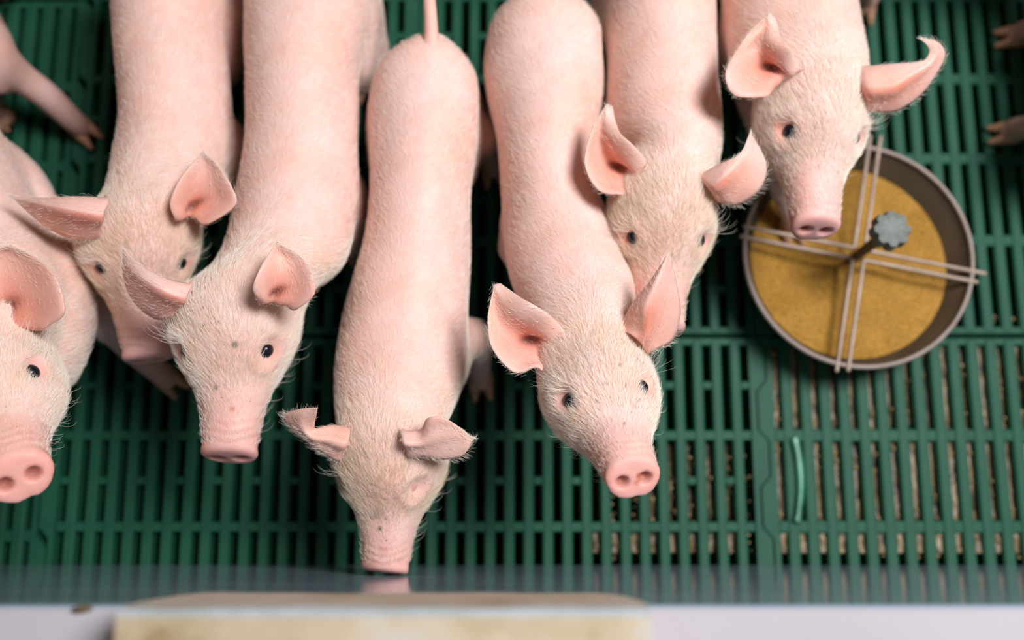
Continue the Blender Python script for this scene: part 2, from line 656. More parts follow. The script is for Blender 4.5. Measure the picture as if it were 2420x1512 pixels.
mb.build('base_nut', M['knob'], feeder)
# lobed star knob
prof = [(.55, .160), (.92, .161), (1.0, .165), (1.0, .176), (.93, .181), (.6, .1825), (.25, .1815), (.0, .1815)]
V, F = [], []
seg = 72
for i in range(seg):
    a = 2 * math.pi * i / seg
    lob = .0205 + .0019 * math.cos(8 * a) - .0006 * math.cos(16 * a)
    V += [(r * lob * math.cos(a), r * lob * math.sin(a), z) for r, z in prof]
m = len(prof)
for i in range(seg):
    for j in range(m - 1):
        a, b = i * m + j, ((i + 1) % seg) * m + j
        F.append((a, b, b + 1, a + 1))
F.append(tuple(reversed([i * m for i in range(seg)])))
kb = link('star_knob', mesh_np('star_knob', V, F, False), M['knob'], feeder)
kb['label'] = 'grey eight lobed star knob'

# bright green strip added as the highlight of a slat at the lower right
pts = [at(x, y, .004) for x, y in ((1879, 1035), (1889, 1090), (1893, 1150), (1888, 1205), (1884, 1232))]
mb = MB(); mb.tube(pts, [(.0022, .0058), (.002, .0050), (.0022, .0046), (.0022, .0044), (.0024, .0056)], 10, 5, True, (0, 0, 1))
tag(mb.build('highlight_strip', M['strip'], None, True), 'bright green strip standing in for a highlight on a slat below the feeder', 'strip')


# ------------------------------------------------------------------ piglets
def rotvec(v):
    th = np.linalg.norm(v)
    if th < 1e-9: return np.eye(3)
    k = np.asarray(v) / th
    K = np.array([[0, -k[2], k[1]], [k[2], 0, -k[0]], [-k[1], k[0], 0]])
    return np.eye(3) + math.sin(th) * K + (1 - math.cos(th)) * K @ K


R0 = np.diag([-1.0, -1.0, 1.0])          # local +Y (snout) points to the wall, local +X to the left of the picture
CANON = {'eyeA': (.250, .40, .150), 'eyeB': (-.250, .40, .150), 'disc': (0, 1.02, 0), 'discA': (.172, 1.0, 0), 'discB': (-.172, 1.0, 0),
         'discT': (0, .955, .135), 'discU': (0, 1.05, -.13), 'nosA': (.068, 1.03, 0), 'nosB': (-.068, 1.03, 0),
         'mid': (0, .40, .282), 'earA': (.290, .03, .29), 'earB': (-.290, .03, .29)}
WT = {'earA': .5, 'earB': .5, 'mid': .8}


def fit_head(lm, L, z_ear, z_disc=None, pitch0=-.6, yaw0=0.0, roll0=0.0, wts=None):
    keys = list(lm)
    C = np.array([CANON[k] for k in keys]) * L
    T = np.array([lm[k] for k in keys], float)
    w = np.array([WT.get(k, 1.0) * (wts or {}).get(k, 1.0) for k in keys])
    Rinit = rotvec((0, 0, yaw0)) @ R0 @ rotvec((pitch0, 0, 0)) @ rotvec((0, roll0, 0))
    cen = T.mean(0)
    p = np.zeros(6)
    p[3:] = at(cen[0], cen[1], z_ear - .02) - Rinit @ C.mean(0)

    def res(p):
        R = rotvec(p[:3]) @ Rinit
        P = C @ R.T + p[3:]
        r = ((project(P) - T) / 8.0 * w[:, None]).ravel()
        ear = R @ (np.array([0, 0, .27]) * L) + p[3:]
        extra = [(ear[2] - z_ear) / .006, ((R @ np.array([0, 1.0, 0]))[2] - math.sin(pitch0)) / .05]
        if z_disc is not None:
            d = R @ (np.array([0, 1.0, 0]) * L) + p[3:]
            extra.append((d[2] - z_disc) / .012)
        return np.concatenate([r, extra])
    lam = 1e-2
    for it in range(80):
        r0 = res(p)
        J = np.zeros((len(r0), 6))
        for i in range(6):
            d = np.zeros(6); d[i] = 1e-5
            J[:, i] = (res(p + d) - r0) / 1e-5
        A = J.T @ J
        step = np.linalg.solve(A + lam * np.diag(np.diag(A) + 1e-6), -J.T @ r0)
        if (res(p + step) ** 2).sum() < (r0 ** 2).sum():
            p = p + step; lam *= .6
        else:
            lam *= 3
    return rotvec(p[:3]) @ Rinit, p[3:], res(p)


HEAD = np.array([      # y, half width, dorsal z, jaw z, pinch of the upper half
    (-.32, .20, .14, -.20, .10),
    (-.16, .305, .285, -.30, .14),
    (.02, .365, .360, -.34, .19),
    (.18, .385, .352, -.35, .22),
    (.32, .366, .318, -.33, .22),
    (.42, .328, .275, -.300, .18),
    (.54, .266, .213, -.250, .13),
    (.66, .216, .172, -.212, .09),
    (.78, .186, .149, -.184, .06),
    (.88, .174, .138, -.165, .04),
    (.965, .160, .122, -.145, .0),
])


def head_tube(L, R, t, m=44, bend=0.0):
    rows = catmull(HEAD, 5)
    a = np.linspace(0, 2 * np.pi, m, endpoint=False)
    rings = []
    for y, w, zt, zb, k in rows:
        zc = (zt + zb) / 2 - .02
        s, c = np.sin(a), np.cos(a)
        e = 2 / 2.25
        cx = np.sign(c) * np.abs(c) ** e; sz = np.sign(s) * np.abs(s) ** e
        x = w * cx * (1 - k * np.clip(s, 0, 1) ** 1.0)
        z = np.where(s > 0, zc + (zt - zc) * sz, zc + (zc - zb) * sz)
        x = x + bend * np.clip((.15 - y) / .31, 0, 1) ** 1.3
        rings.append(np.stack([x, np.full(m, y), z], 1) * L @ R.T + t)
    return skin_rings(np.array(rings))


def snout_disc(L, R, t, m=40):
    rings = []
    a = np.linspace(0, 2 * np.pi, m, endpoint=False)
    for y, s in ((.90, .72), (.945, .88), (.965, .98), (.985, 1.02), (1.005, 1.0), (1.020, .90), (1.026, .60), (1.027, .25)):
        x = .172 * s * np.cos(a) * (1 + .04 * np.sin(a))
        z = np.where(np.sin(a) > 0, .132, .140) * s * np.sin(a) - .006
        z = z + np.where(np.sin(a) < -.55, .020 * np.exp(-(np.cos(a) / .22) ** 2) * s, 0)      # notch of the lower lip
        yy = y - .36 * z * (y > .93)              # the disc faces forward and up
        rings.append(np.stack([x, yy, z], 1) * L @ R.T + t)
    return skin_rings(np.array(rings))


def body_rings(stations, R, t, L, m=44):
    rows = []
    for (lx, ly, rx, ry, zc, ht, hb) in stations:
        if ht > .06:                    # slab sided: the trunk is widest well below the back
            zc, ht, hb = zc - .004, ht + .004, hb - .004
        # the side away from the lens shows its upper edge, the near side its lower flank
        za, zb_ = (zc + .035 if lx < 1210 else zc), (zc + .035 if rx > 1210 else zc)
        if ht < .06: za = zb_ = zc
        a, b = at(lx, ly, za), at(rx, ry, zb_)
        a[2] = b[2] = zc
        rows.append(np.concatenate([(a + b) / 2, (b - a) / 2, [ht, hb]]))
    rows = np.array(rows)
    # ends inside the head; stations that would fall inside the head are dropped
    xw = R @ np.array([-1.0, 0, 0])
    back = R @ (np.array([0, .12, 0]) * L) + t
    dirn = unit((back - rows[-3][:3]) * [1, 1, 0])
    while len(rows) > 4 and (back - rows[-1][:3]).dot(dirn) < .042:
        rows = rows[:-1]
    wl = np.linalg.norm(rows[-1][3:6])
    for y, w, zc, ht, hb in ((.12, .33, .0, .305, .31), (.20, .30, .0, .28, .28)):
        c = R @ (np.array([0, y, zc]) * L) + t
        rows = np.vstack([rows, np.concatenate([c, xw * w * L, [ht * L, hb * L]])])
    # the back rises gently to meet the poll
    zt = rows[-2, 2]
    for j, f in ((3, .36), (4, .16), (5, .06)):
        if len(rows) - j > 2: rows[-j, 2] += (zt - rows[-j, 2]) * f * (.8 if j > 3 else 1)
    S, tt = chord_spline(rows, 72)
    C, Wv, ht, hb = S[:, :3], S[:, 3:6], S[:, 6], S[:, 7]
    T = np.gradient(C, axis=0); T /= np.linalg.norm(T, axis=1)[:, None]
    ang = np.linspace(0, 2 * np.pi, m, endpoint=False)
    e = np.where(np.sin(ang) > 0, 2 / 2.15, 2 / 2.6)
    cx = np.sign(np.cos(ang)) * np.abs(np.cos(ang)) ** e
    sz = np.sign(np.sin(ang)) * np.abs(np.sin(ang)) ** e
    rings, U = [], []
    for i in range(len(C)):
        f = np.clip((i / (len(C) - 1) * tt[-1] - tt[-4]) / (tt[-2] - tt[-4]), 0, 1) * .75
        u = np.array([0, 0, 1.0]) * (1 - f) + (R @ np.array([0, 0, 1.0])) * f
        wn = unit(Wv[i]); u = unit(u - wn * u.dot(wn))
        U.append(u)
        h = np.where(sz > 0, ht[i], hb[i])
        rings.append(C[i] + np.outer(cx * (1 - .26 * np.clip(-sz, 0, 1)), Wv[i]) + np.outer(sz * h, u))
    return np.array(rings), C, Wv, T, np.array(U), ht, hb, (tt / tt[-1] * 71)


BASE = np.array([.85, .585, .53])
SNOUT = np.array([.82, .45, .40])
PINK = np.array([.82, .44, .38])


def remeshed(mb, voxel, smooth_it):
    me = mesh_np('tmp', mb.V, mb.F)
    o = bpy.data.objects.new('tmp', me)
    COL.objects.link(o)
    r = o.modifiers.new('r', 'REMESH'); r.mode = 'VOXEL'; r.voxel_size = voxel
    s = o.modifiers.new('s', 'SMOOTH'); s.factor = .5; s.iterations = smooth_it
    dg = bpy.context.evaluated_depsgraph_get()
    out = bpy.data.meshes.new_from_object(o.evaluated_get(dg))
    bpy.data.objects.remove(o)
    bpy.data.meshes.remove(me)
    return out


def get_v(me):
    v = np.empty(len(me.vertices) * 3); me.vertices.foreach_get('co', v)
    return v.reshape(-1, 3)


def get_n(me):
    v = np.empty(len(me.vertices) * 3); me.vertices.foreach_get('normal', v)
    return v.reshape(-1, 3)


def set_tint(me, col4):
    a = me.color_attributes.new('tint', 'FLOAT_COLOR', 'POINT')
    a.data.foreach_set('color', np.asarray(col4, float).ravel())


def gauss(d, s): return np.exp(-(d / s) ** 2)


def make_hair(name, P, N, D, length, lift, parent, rad=.00008, kink=.26, mat=None):
    n = len(P)
    if n == 0: return
    D = D - N * (D * N).sum(1)[:, None]
    D /= np.maximum(np.linalg.norm(D, axis=1), 1e-6)[:, None]
    jit = RNG.normal(0, kink, (n, 3)); jit -= N * (jit * N).sum(1)[:, None]
    D1 = D + jit * .5
    D1 /= np.linalg.norm(D1, axis=1)[:, None]
    l = (length * RNG.uniform(.6, 1.25, n))[:, None]
    lf = np.asarray(lift).reshape(-1, 1) * RNG.uniform(.5, 1.4, (n, 1))
    bend = RNG.normal(0, .22, (n, 1)) * np.cross(N, D1)
    pts = np.stack([P - N * .0006,
                    P + l * (.33 * D1 + N * lf * .55),
                    P + l * (.68 * D1 + N * lf * .85 + bend * .4),
                    P + l * (1.0 * D1 + N * lf * .9 + bend)], 1)
    cu = bpy.data.hair_curves.new(name)
    cu.add_curves([4] * n)
    cu.attributes['position'].data.foreach_set('vector', pts.ravel())
    r = cu.attributes.get('radius') or cu.attributes.new('radius', 'FLOAT', 'POINT')
    rr = np.tile(np.array([1.0, .9, .65, .15]) * rad, (n, 1)) * RNG.uniform(.7, 1.3, (n, 1))
    r.data.foreach_set('value', rr.ravel())
    cu.materials.append(mat or M['hair'])
    o = bpy.data.objects.new(name, cu)
    COL.objects.link(o)
    o.parent = parent
    o.matrix_parent_inverse = Matrix.Identity(4)
    o['kind'] = 'stuff'
    return o


def ear_mesh(rows, zbase, center, inside_front=True, nu=30, nv=18, thick=.0024):
    """rows: base -> tip, each a list of (px, py, dz mm); the last row may be one point"""
    k = len(rows[0])
    G = []
    for r in rows:
        if len(r) == 1: r = [r[0]] * k
        G.append([at(x, y, zbase + dz * .0014) for x, y, dz in r])
    G = np.array(G)
    # tip narrows to a small width rather than a point
    base0 = G[0] + (np.asarray(center) - G[0].mean(0)) * .42
    base0 = base0.mean(0) + (base0 - base0.mean(0)) * .95
    G = np.vstack([base0[None], G])
    n = len(G)
    across = catmull(np.swapaxes(G, 0, 1).reshape(k, -1), max(2, nv // (k - 1)))      # along v
    across = np.swapaxes(across.reshape(len(across), n, 3), 0, 1)
    S = catmull(across.reshape(n, -1), max(3, nu // (n - 1))).reshape(-1, across.shape[1], 3)
    nU, nV = S.shape[:2]
    # surface normals
    du = np.gradient(S, axis=0); dv = np.gradient(S, axis=1)
    N = np.cross(du, dv)
    ln = np.linalg.norm(N, axis=2, keepdims=True)
    N = N / np.maximum(ln, 1e-12)
    N[-1] = N[-2]
    if N[..., 2].mean() < 0: N = -N; flip = True
    else: flip = False
    u = np.linspace(0, 1, nU)[:, None]; v = np.linspace(-1, 1, nV)[None, :]
    th = thick * (.45 + .9 * np.clip(1 - u, 0, 1)) * (0.45 + .55 * np.sqrt(np.clip(1 - v ** 2, 0, 1)))
    # shallow veins and ridges of the inner ear
    ridge = .0014 * np.sin(v * 8 + 2.5 * u) * np.clip(1 - u * 1.15, 0, 1) * np.clip(u * 5, 0, 1)
    uu, vv = np.broadcast_to(u, (nU, nV)), np.broadcast_to(v, (nU, nV))
    pit_ = np.exp(-(((uu - .33) / .075) ** 2 + ((vv + .15 - (uu - .33) * 2.5) / .20) ** 2) ** 1.2)
    if inside_front not in (True, 'rim'): pit_ = pit_ * 0
    if inside_front == 'rim':
        S = S - N * (.0085 * np.clip((-.5 - v) / .5, 0, 1) ** 1.4 * np.clip(u * 4, 0, 1))[..., None]
    S = S - N * (.006 * pit_)[..., None]
    top = S + N * (th * .5 + ridge)[..., None]
    bot = S - N * (th * .5)[..., None]
    V = np.vstack([top.reshape(-1, 3), bot.reshape(-1, 3)])
    o = nU * nV
    F = []
    def q(a, b, c, d):
        F.append((a, b, c, d) if not flip else (d, c, b, a))
    for i in range(nU - 1):
        for j in range(nV - 1):
            a = i * nV + j
            q(a, a + nV, a + nV + 1, a + 1)
            q(o + a, o + a + 1, o + a + nV + 1, o + a + nV)
    for i in range(nU - 1):
        a = i * nV
        q(a, o + a, o + a + nV, a + nV)
        b = i * nV + nV - 1
        q(b, b + nV, o + b + nV, o + b)
    for j in range(nV - 1):
        a = (nU - 1) * nV + j
        q(a, o + a, o + a + 1, a + 1)
        q(j, j + 1, o + j + 1, o + j)
    # colours of the two sides: red-pink inside around the canal, pale outside
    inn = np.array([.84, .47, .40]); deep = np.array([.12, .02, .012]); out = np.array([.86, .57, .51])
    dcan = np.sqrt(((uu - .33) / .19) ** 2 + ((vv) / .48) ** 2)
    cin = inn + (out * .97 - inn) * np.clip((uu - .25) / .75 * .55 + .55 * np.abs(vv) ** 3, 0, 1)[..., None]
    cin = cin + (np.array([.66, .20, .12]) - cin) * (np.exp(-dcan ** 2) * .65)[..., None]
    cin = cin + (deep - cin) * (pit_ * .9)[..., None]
    if inside_front == 'fold':       # the upper strip shows the back of the folded ear
        cin = np.where((vv < -.02)[..., None], out + (inn - out) * .25, cin)
    cout = out + (inn - out) * (.35 * np.clip(1 - uu * 1.5, 0, 1) + .15)[..., None]
    ca, cb = (cin, cout) if inside_front else (cout, cin)
    if inside_front == 'rim':        # the front margin rolls back and shows pale skin
        ca = ca + (out - ca) * np.clip((-.52 - vv) / .10, 0, 1)[..., None] * .85
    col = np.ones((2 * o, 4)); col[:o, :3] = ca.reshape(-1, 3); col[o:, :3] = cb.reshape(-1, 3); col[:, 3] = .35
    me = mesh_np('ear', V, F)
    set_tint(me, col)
    # roots for the fringe
    e_lo = S[3:-1, -1]; e_hi = S[3:-1, 0]
    return me, S, N, du, dv


def hoof_mesh(p, fwd, s=1.0):
    """cloven foot: two pointed toes and two dew claws; p = point at the floor under the pastern"""
    mb = MB()
    f = unit([fwd[0], fwd[1], 0]); side = np.array([-f[1], f[0], 0])
    for k in (-1, 1):
        b = p + side * k * .0078 * s
        mb.tube([b - f * .008 * s + np.array([0, 0, .016 * s]), b + f * .004 * s + np.array([0, 0, .012 * s]), b + f * .019 * s + side * k * .002 + np.array([0, 0, .0055 * s])],
                [(.012 * s, .0078 * s), (.0105 * s, .0076 * s), (.0045 * s, .0036 * s)], 10, 3, True, (0, 0, 1))
        d = p - f * .014 * s + side * k * .010 * s + np.array([0, 0, .026 * s])
        mb.tube([d + np.array([0, 0, .004]), d - f * .004 * s - np.array([0, 0, .006])], [.0042 * s, .0026 * s], 8, 1)
    return mesh_np('hoof', mb.V, mb.F)


PIG_GROUP = 'piglets crowding along the pen wall'


def make_piglet(label, stations, head, ears=(), legs=None, tail=None, hair_n=28000, closed_eyes=False, name='piglet', group=PIG_GROUP,
                voxel=.0023, bulge=(), tintmul=1.0, spots=()):
    L = head['L']
    R, t, rr = fit_head(head['lm'], L, head['z_ear'], head.get('z_disc'), head.get('pitch', -.6), head.get('yaw', 0), head.get('roll', 0), head.get('wts'))
    t = t + np.array(head.get('shift', (0, 0, 0)))
    if head.get('report'):
        print('FIT', label[:30], 'rms px', round(float(np.sqrt((rr ** 2).mean()) * 8), 1), 'fwd', np.round(R @ [0, 1, 0], 2), 'z disc', round(float((R @ [0, L, 0] + t)[2]), 3),
              'z ear', round(float((R @ [0, 0, .27 * L] + t)[2]), 3))
    rings, C, Wv, T, U, ht, hb, sidx = body_rings(stations, R, t, L)
    mb = MB()
    mb.add(*skin_rings(rings))
    mb.add(*head_tube(L, R, t, bend=head.get('bend', 0.0)))
    mb.add(*snout_disc(L, R, t))
    nC = len(C)
    # hams and shoulders
    def hull(i, side, w, up, ax_w, ax_l, ax_h):
        c = C[i] + Wv[i] * side * w + U[i] * up
        mb.ellipsoid(c, np.array([unit(Wv[i]) * ax_w, T[i] * ax_l, U[i] * ax_h]))
        return c
    ih = int(round(np.interp(head.get('hip_i', 2.2), np.arange(len(sidx)), sidx)))
    ish = int(round(np.interp(min(head.get('sh_i', 5), len(sidx) - 3.2), np.arange(len(sidx)), sidx)))
    wh = np.linalg.norm(Wv[ih]); wsh = np.linalg.norm(Wv[ish])
    hips = [hull(ih, s, head.get('ham', (.64, .64))[0 if s < 0 else 1], -.045, wh * .50, .078, .085) for s in (-1, 1)]
    shs = [hull(ish, s, .62, -.045, wsh * .42, .055, .085) for s in (-1, 1)]
    hooves = []
    spec = dict(legs or {})
    for key, anchor, idx in (('rear_a', hips[0], ih), ('rear_b', hips[1], ih), ('front_a', shs[0], ish), ('front_b', shs[1], ish)):
        p = spec.get(key)
        side = -1 if key.endswith('a') else 1
        fwd = unit([T[idx][0], T[idx][1], 0])
        if p == 'none': continue
        if p is None:
            out = unit(Wv[idx]) * side
            if key.startswith('rear'):
                pts = [anchor, anchor + np.array([0, 0, -.05]) + fwd * .012, None, None]
                foot = np.array([anchor[0], anchor[1], 0]) - fwd * .015 + out * .0
                pts[2] = np.array([foot[0], foot[1], .085]) - fwd * .02
                pts[3] = np.array([foot[0], foot[1], .03])
                rad = [.036, .029, .0155, .0135]
            else:
                foot = np.array([anchor[0], anchor[1], 0]) + fwd * .005
                pts = [anchor, anchor + np.array([0, 0, -.05]) - fwd * .008, np.array([foot[0], foot[1], .078]), np.array([foot[0], foot[1], .03])]
                rad = [.030, .024, .0155, .0135]
            hd = fwd
            fp = foot
        else:
            pts = [anchor] + [at(x, y, z) for x, y, z, r in p['pts']]
            rad = [.034 if key.startswith('rear') else .028] + [r for x, y, z, r in p['pts']]
            fp = pts[-1] * 1.0
            fp[2] = p.get('ground', .0)
            hd = unit([pts[-1][0] - pts[-2][0], pts[-1][1] - pts[-2][1], 0]) if p.get('hd') is None else np.array(p['hd'], float)
            fp = fp + hd * p.get('reach', .006)
        mb.tube(pts + [fp + np.array([0, 0, .018])], rad + [.0125], 14, 4)
        hooves.append((fp, hd))
    for (x, y, z, rx, ry, rz) in bulge:
        mb.ellipsoid(at(x, y, z), np.diag([rx, ry, rz]))
    me = remeshed(mb, voxel, head.get('smooth', 12))
    V = get_v(me)
    # blend head, neck and shoulders into one another
    E = np.empty(len(me.edges) * 2, int); me.edges.foreach_get('vertices', E); E = E.reshape(-1, 2)
    deg = np.bincount(E.ravel(), minlength=len(V))[:, None]
    H = (V - t) @ R / L
    m_ = np.clip(1.15 - np.abs((H[:, 1] + .12) / .42) ** 3, 0, 1) * (np.linalg.norm(H * [1, .0, 1], axis=1) < .75)
    m_ = np.maximum(m_, .55 * (H[:, 1] < -.2) * np.clip((V[:, 2] - .10) / .05, 0, 1))[:, None]
    for _ in range(46):
        A_ = np.zeros_like(V)
        for ax in range(3):
            A_[:, ax] = np.bincount(E[:, 0], V[E[:, 1], ax], len(V)) + np.bincount(E[:, 1], V[E[:, 0], ax], len(V))
        V = V + (A_ / deg - V) * m_ * .6
    me.vertices.foreach_set('co', V.ravel()); me.update()
    N = get_n(me)
    H = (V - t) @ R / L                               # head coordinates
    x, y, z = H[:, 0], H[:, 1], H[:, 2]
    isH = np.clip((y + .25) / .25, 0, 1) * (np.abs(x) < .6) * (np.abs(z) < .6) * (y < 1.2)
    # relief of the face: eye sockets, brows, nostrils, snout wrinkles, mouth line
    disp = np.zeros(len(V))
    for s in (1, -1):
        e = np.array(CANON['eyeA']) * [s, 1, 1]
        d = np.linalg.norm((H - e) * [1, .85, 1.1], axis=1)
        disp -= isH * .0050 * gauss(d, .062)
        disp += isH * .0022 * gauss(d - .105, .035) * (z > .05)
        # tear groove below the eye
        dn = np.sqrt(((x - s * .070) / .037) ** 2 + ((z + .006) / .033) ** 2)
        disp -= np.where((y > .90) & (isH > 0), .0075 * np.exp(-dn ** 4), 0)
        # mouth line
        ym = np.clip((y - .55) / .38, 0, 1)
        zl = -.10 - .03 * (1 - ym)
        on = (y > .50) & (y < .94) & (np.sign(x) == s)
        disp -= np.where(on, .0022 * gauss(z - zl, .016) * np.clip((y - .5) * 8, 0, 1), 0)
    wr = np.clip((y - .76) / .08, 0, 1) * np.clip((.95 - y) / .03, 0, 1) * np.clip((z + .03) / .06, 0, 1)
    disp += .00045 * np.sin(y * 2 * np.pi / .050 + 4 * np.abs(x) * 6 + 1.2 * np.sin(x * 23)) * wr
    V2 = V + N * disp[:, None]
    # lazy lumps of muscle
    V2 += N * (.0011 * np.sin(V[:, 0] * 70 + 1) * np.sin(V[:, 1] * 52) * np.sin(V[:, 2] * 60))[:, None]
    me.vertices.foreach_set('co', V2.ravel())
    # own colour of the skin
    col = np.tile(BASE, (len(V), 1))
    k = np.clip((y - .60) / .26, 0, 1) * isH
    col += (SNOUT - col) * (k * .62)[:, None]
    k = np.clip((y - .955) / .03, 0, 1) * isH
    col += (np.array([.82, .43, .40]) - col) * (k * .75)[:, None]
    for s in (1, -1):
        e = np.array(CANON['eyeA']) * [s, 1, 1]
        d = np.linalg.norm(H - e - np.array([s * .01, .03, -.03]), axis=1)
        col += (PINK - col) * (gauss(d, .11) * isH * (.25 if closed_eyes else .75))[:, None]
        d = np.linalg.norm(H - np.array(CANON['earA']) * [s, 1, 1], axis=1)
        col += (PINK - col) * (gauss(d, .15) * isH * .45)[:, None]
        dn = np.sqrt(((x - s * .070) / .038) ** 2 + ((z + .006) / .034) ** 2)
        col += (np.array([.30, .09, .06]) - col) * (np.exp(-dn ** 4) * (y > .90) * isH * .9)[:, None]
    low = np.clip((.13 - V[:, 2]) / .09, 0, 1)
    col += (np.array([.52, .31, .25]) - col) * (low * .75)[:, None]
    if len(spots):
        pv = project(V2)
        for (sx, sy, sr, dark, c3) in spots:          # stuck dirt and scratches
            d = np.hypot(pv[:, 0] - sx, pv[:, 1] - sy)
            w_ = np.exp(-(d / sr) ** 4) * dark * (N[:, 2] > .0)
            col += (np.array(c3) - col) * w_[:, None]
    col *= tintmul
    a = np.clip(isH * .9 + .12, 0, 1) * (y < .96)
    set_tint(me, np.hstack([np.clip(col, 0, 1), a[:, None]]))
    me.polygons.foreach_set('use_smooth', [True] * len(me.polygons))
    me.update()
    if head.get('report'): print('FIT minY', round(float(V2[:, 1].min()), 4), 'top z', round(float(V2[:, 2].max()), 3))
    base = np.array([C[nC // 2][0], C[nC // 2][1], 0.0])
    root = tag(empty(name, base), label, 'piglet', group)
    inv = Matrix.Translation(-Vector(base))

    def child(nm, mesh, mat):
        mesh.transform(inv)
        return link(nm, mesh, mat, root)

    N2 = get_n(me)
    # hair: combed from snout to tail, falling off to the sides
    if hair_n:
        me.calc_loop_triangles()
        nt_ = len(me.loop_triangles)
        tri = np.empty(nt_ * 3, int); me.loop_triangles.foreach_get('vertices', tri); tri = tri.reshape(-1, 3)
        A = V2[tri]
        ar = np.linalg.norm(np.cross(A[:, 1] - A[:, 0], A[:, 2] - A[:, 0]), axis=1)
        cen = A.mean(1); nz = N2[tri].mean(1)[:, 2]
        hc = H[tri].mean(1)
        on_head = (hc[:, 1] > -.15) & (np.abs(hc[:, 0]) < .5) & (np.abs(hc[:, 2]) < .5) & (hc[:, 1] < 1.1)
        wgt = ar * (nz > -.35) * (cen[:, 2] > .10)
        wgt = wgt * (1 + 2.2 * np.clip((hc[:, 1] + .75) / .75, 0, 1) ** 2)
        wgt = np.where(on_head & (hc[:, 1] > .70), wgt * .35, wgt)
        wgt = np.where(on_head & (hc[:, 1] > .95), 0, wgt)
        pc = project(cen)
        vis = (pc[:, 1] > -120) & (pc[:, 1] < 1560) & (pc[:, 0] > -120) & (pc[:, 0] < 2540)
        wgt = wgt * vis
        for s in (1, -1):
            d = np.linalg.norm(hc - np.array(CANON['eyeA']) * [s, 1, 1], axis=1)
            wgt = np.where(d < .075, 0, wgt)
        wgt /= wgt.sum()
        idx = RNG.choice(nt_, hair_n, p=wgt)
        b = RNG.dirichlet((1, 1, 1), hair_n)
        P = (A[idx] * b[:, :, None]).sum(1)
        Nn = (N2[tri[idx]] * b[:, :, None]).sum(1)
        Nn /= np.linalg.norm(Nn, axis=1)[:, None]
        hh = hc[idx]; oh = on_head[idx]
        # nearest spine sample
        d2 = ((P[:, None, :] - C[None]) ** 2).sum(2)
        ni = d2.argmin(1)
        lat = ((P - C[ni]) * unit_rows(Wv)[ni]).sum(1) / np.maximum(np.linalg.norm(Wv, axis=1)[ni], 1e-6)
        lat = np.clip(lat, -1.2, 1.2)
        D = -T[ni] + unit_rows(Wv)[ni] * (np.tanh(lat * 3) * .85)[:, None] - U[ni] * (np.abs(lat) * .8)[:, None]
        hd = (R @ np.array([0, -1.0, 0]))[None] + (R @ np.array([1.0, 0, 0]))[None] * (hh[:, 0] * 1.3)[:, None]
        blend = (np.clip((hh[:, 1] + .15) / .2, 0, 1) * oh)[:, None]
        D = D * (1 - blend) + hd * blend
        ln = np.where(oh, .0115, .0105)
        ln = np.where(oh & (hh[:, 1] > .62), .0055, ln)
        ln = np.where(oh & (hh[:, 2] < -.12), .010, ln)
        lf = .09 + .20 * np.clip((hh[:, 1] + .6) / .7, 0, 1)
        sel = oh & (RNG.random(hair_n) < np.clip((hh[:, 1] + .10) / .40, 0, .85))
        make_hair('coat', (P - base)[~sel], Nn[~sel], D[~sel], ln[~sel], lf[~sel], root, .000085)
        make_hair('head_hair', (P - base)[sel], Nn[sel], D[sel], ln[sel], lf[sel], root, .00008, .26, M[head.get('hair', 'hair')])
        # whiskers on chin and brows
        wk = RNG.choice(np.where(on_head & (((hc[:, 2] < -.08) & (hc[:, 1] > .35) & (hc[:, 1] < .95)))  )[0], 130)
        Pw = cen[wk]; Nw = N2[tri[wk]].mean(1)
        bw = []
        for s in (1, -1):
            dd = np.linalg.norm(hc - (np.array(CANON['eyeA']) + [.0, -.07, .07]) * [s, 1, 1], axis=1)
            bw.append(RNG.choice(np.where(dd < .05)[0], 6 if closed_eyes else 50))
        bw = np.concatenate(bw)
        Pw = np.vstack([Pw, cen[bw]]) - base; Nw = np.vstack([Nw, N2[tri[bw]].mean(1)])
        make_hair('whiskers', Pw, Nw, np.tile(R @ np.array([0, -1.0, 0]), (len(Pw), 1)) + Nw, np.concatenate([np.full(130, .014), np.full(len(Pw) - 130, .021)]), np.full(len(Pw), .9), root, .00006)
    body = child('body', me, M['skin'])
    # eyes with lids
    for s, key in ((1, 'eyeA'), (-1, 'eyeB')):
        c0 = R @ (np.array(CANON[key]) * L) + t
        j = np.argsort(((V2 - c0) ** 2).sum(1))[:60]
        n = unit(N[j].mean(0)); p = V2[j[:12]].mean(0)
        fw = R @ np.array([0, 1.0, 0]); fw = unit(fw - n * fw.dot(n)); up = np.cross(fw, n) * (1 if s > 0 else -1)
        up = unit(up)
        if (R @ np.array([0, 0, 1.0])).dot(up) < 0: up = -up
        re = .0083
        if not closed_eyes:
            eb = MB(); eb.ellipsoid(p - n * .0028, np.array([fw, up, n]) * re, 20, 14)
            eo = child('eye', mesh_np('eye', eb.V, eb.F), M['eye'])
            # crescent of white at the corner nearest the snout
            wb_ = MB(); wb_.ellipsoid(p - n * .0034 + fw * .0024 - up * .001, np.array([fw * .0060, up * .0046, n * .0070]), 14, 10)
            wo = link('eye_white', mesh_np('eye_white', wb_.V, wb_.F), M['sclera'], eo)
            wo.data.transform(inv)
        # almond eyelid
        aa = np.linspace(0, 2 * np.pi, 28, endpoint=False)
        gap = .0064 if not closed_eyes else .0004
        ring = []
        rads = []
        for q in aa:
            px_, py_ = math.cos(q), math.sin(q)
            rr_ = p + fw * px_ * .0084 + up * py_ * gap * (1.05 if py_ > 0 else .9) * (1 - .25 * px_ ** 2) - n * (.0004 + .0018 * px_ ** 2)
            ring.append(rr_); rads.append(.0019 if not closed_eyes else .0023)
        lid = MB()
        ring = np.array(ring)
        tan = np.roll(ring, -1, 0) - np.roll(ring, 1, 0)
        rgs = []
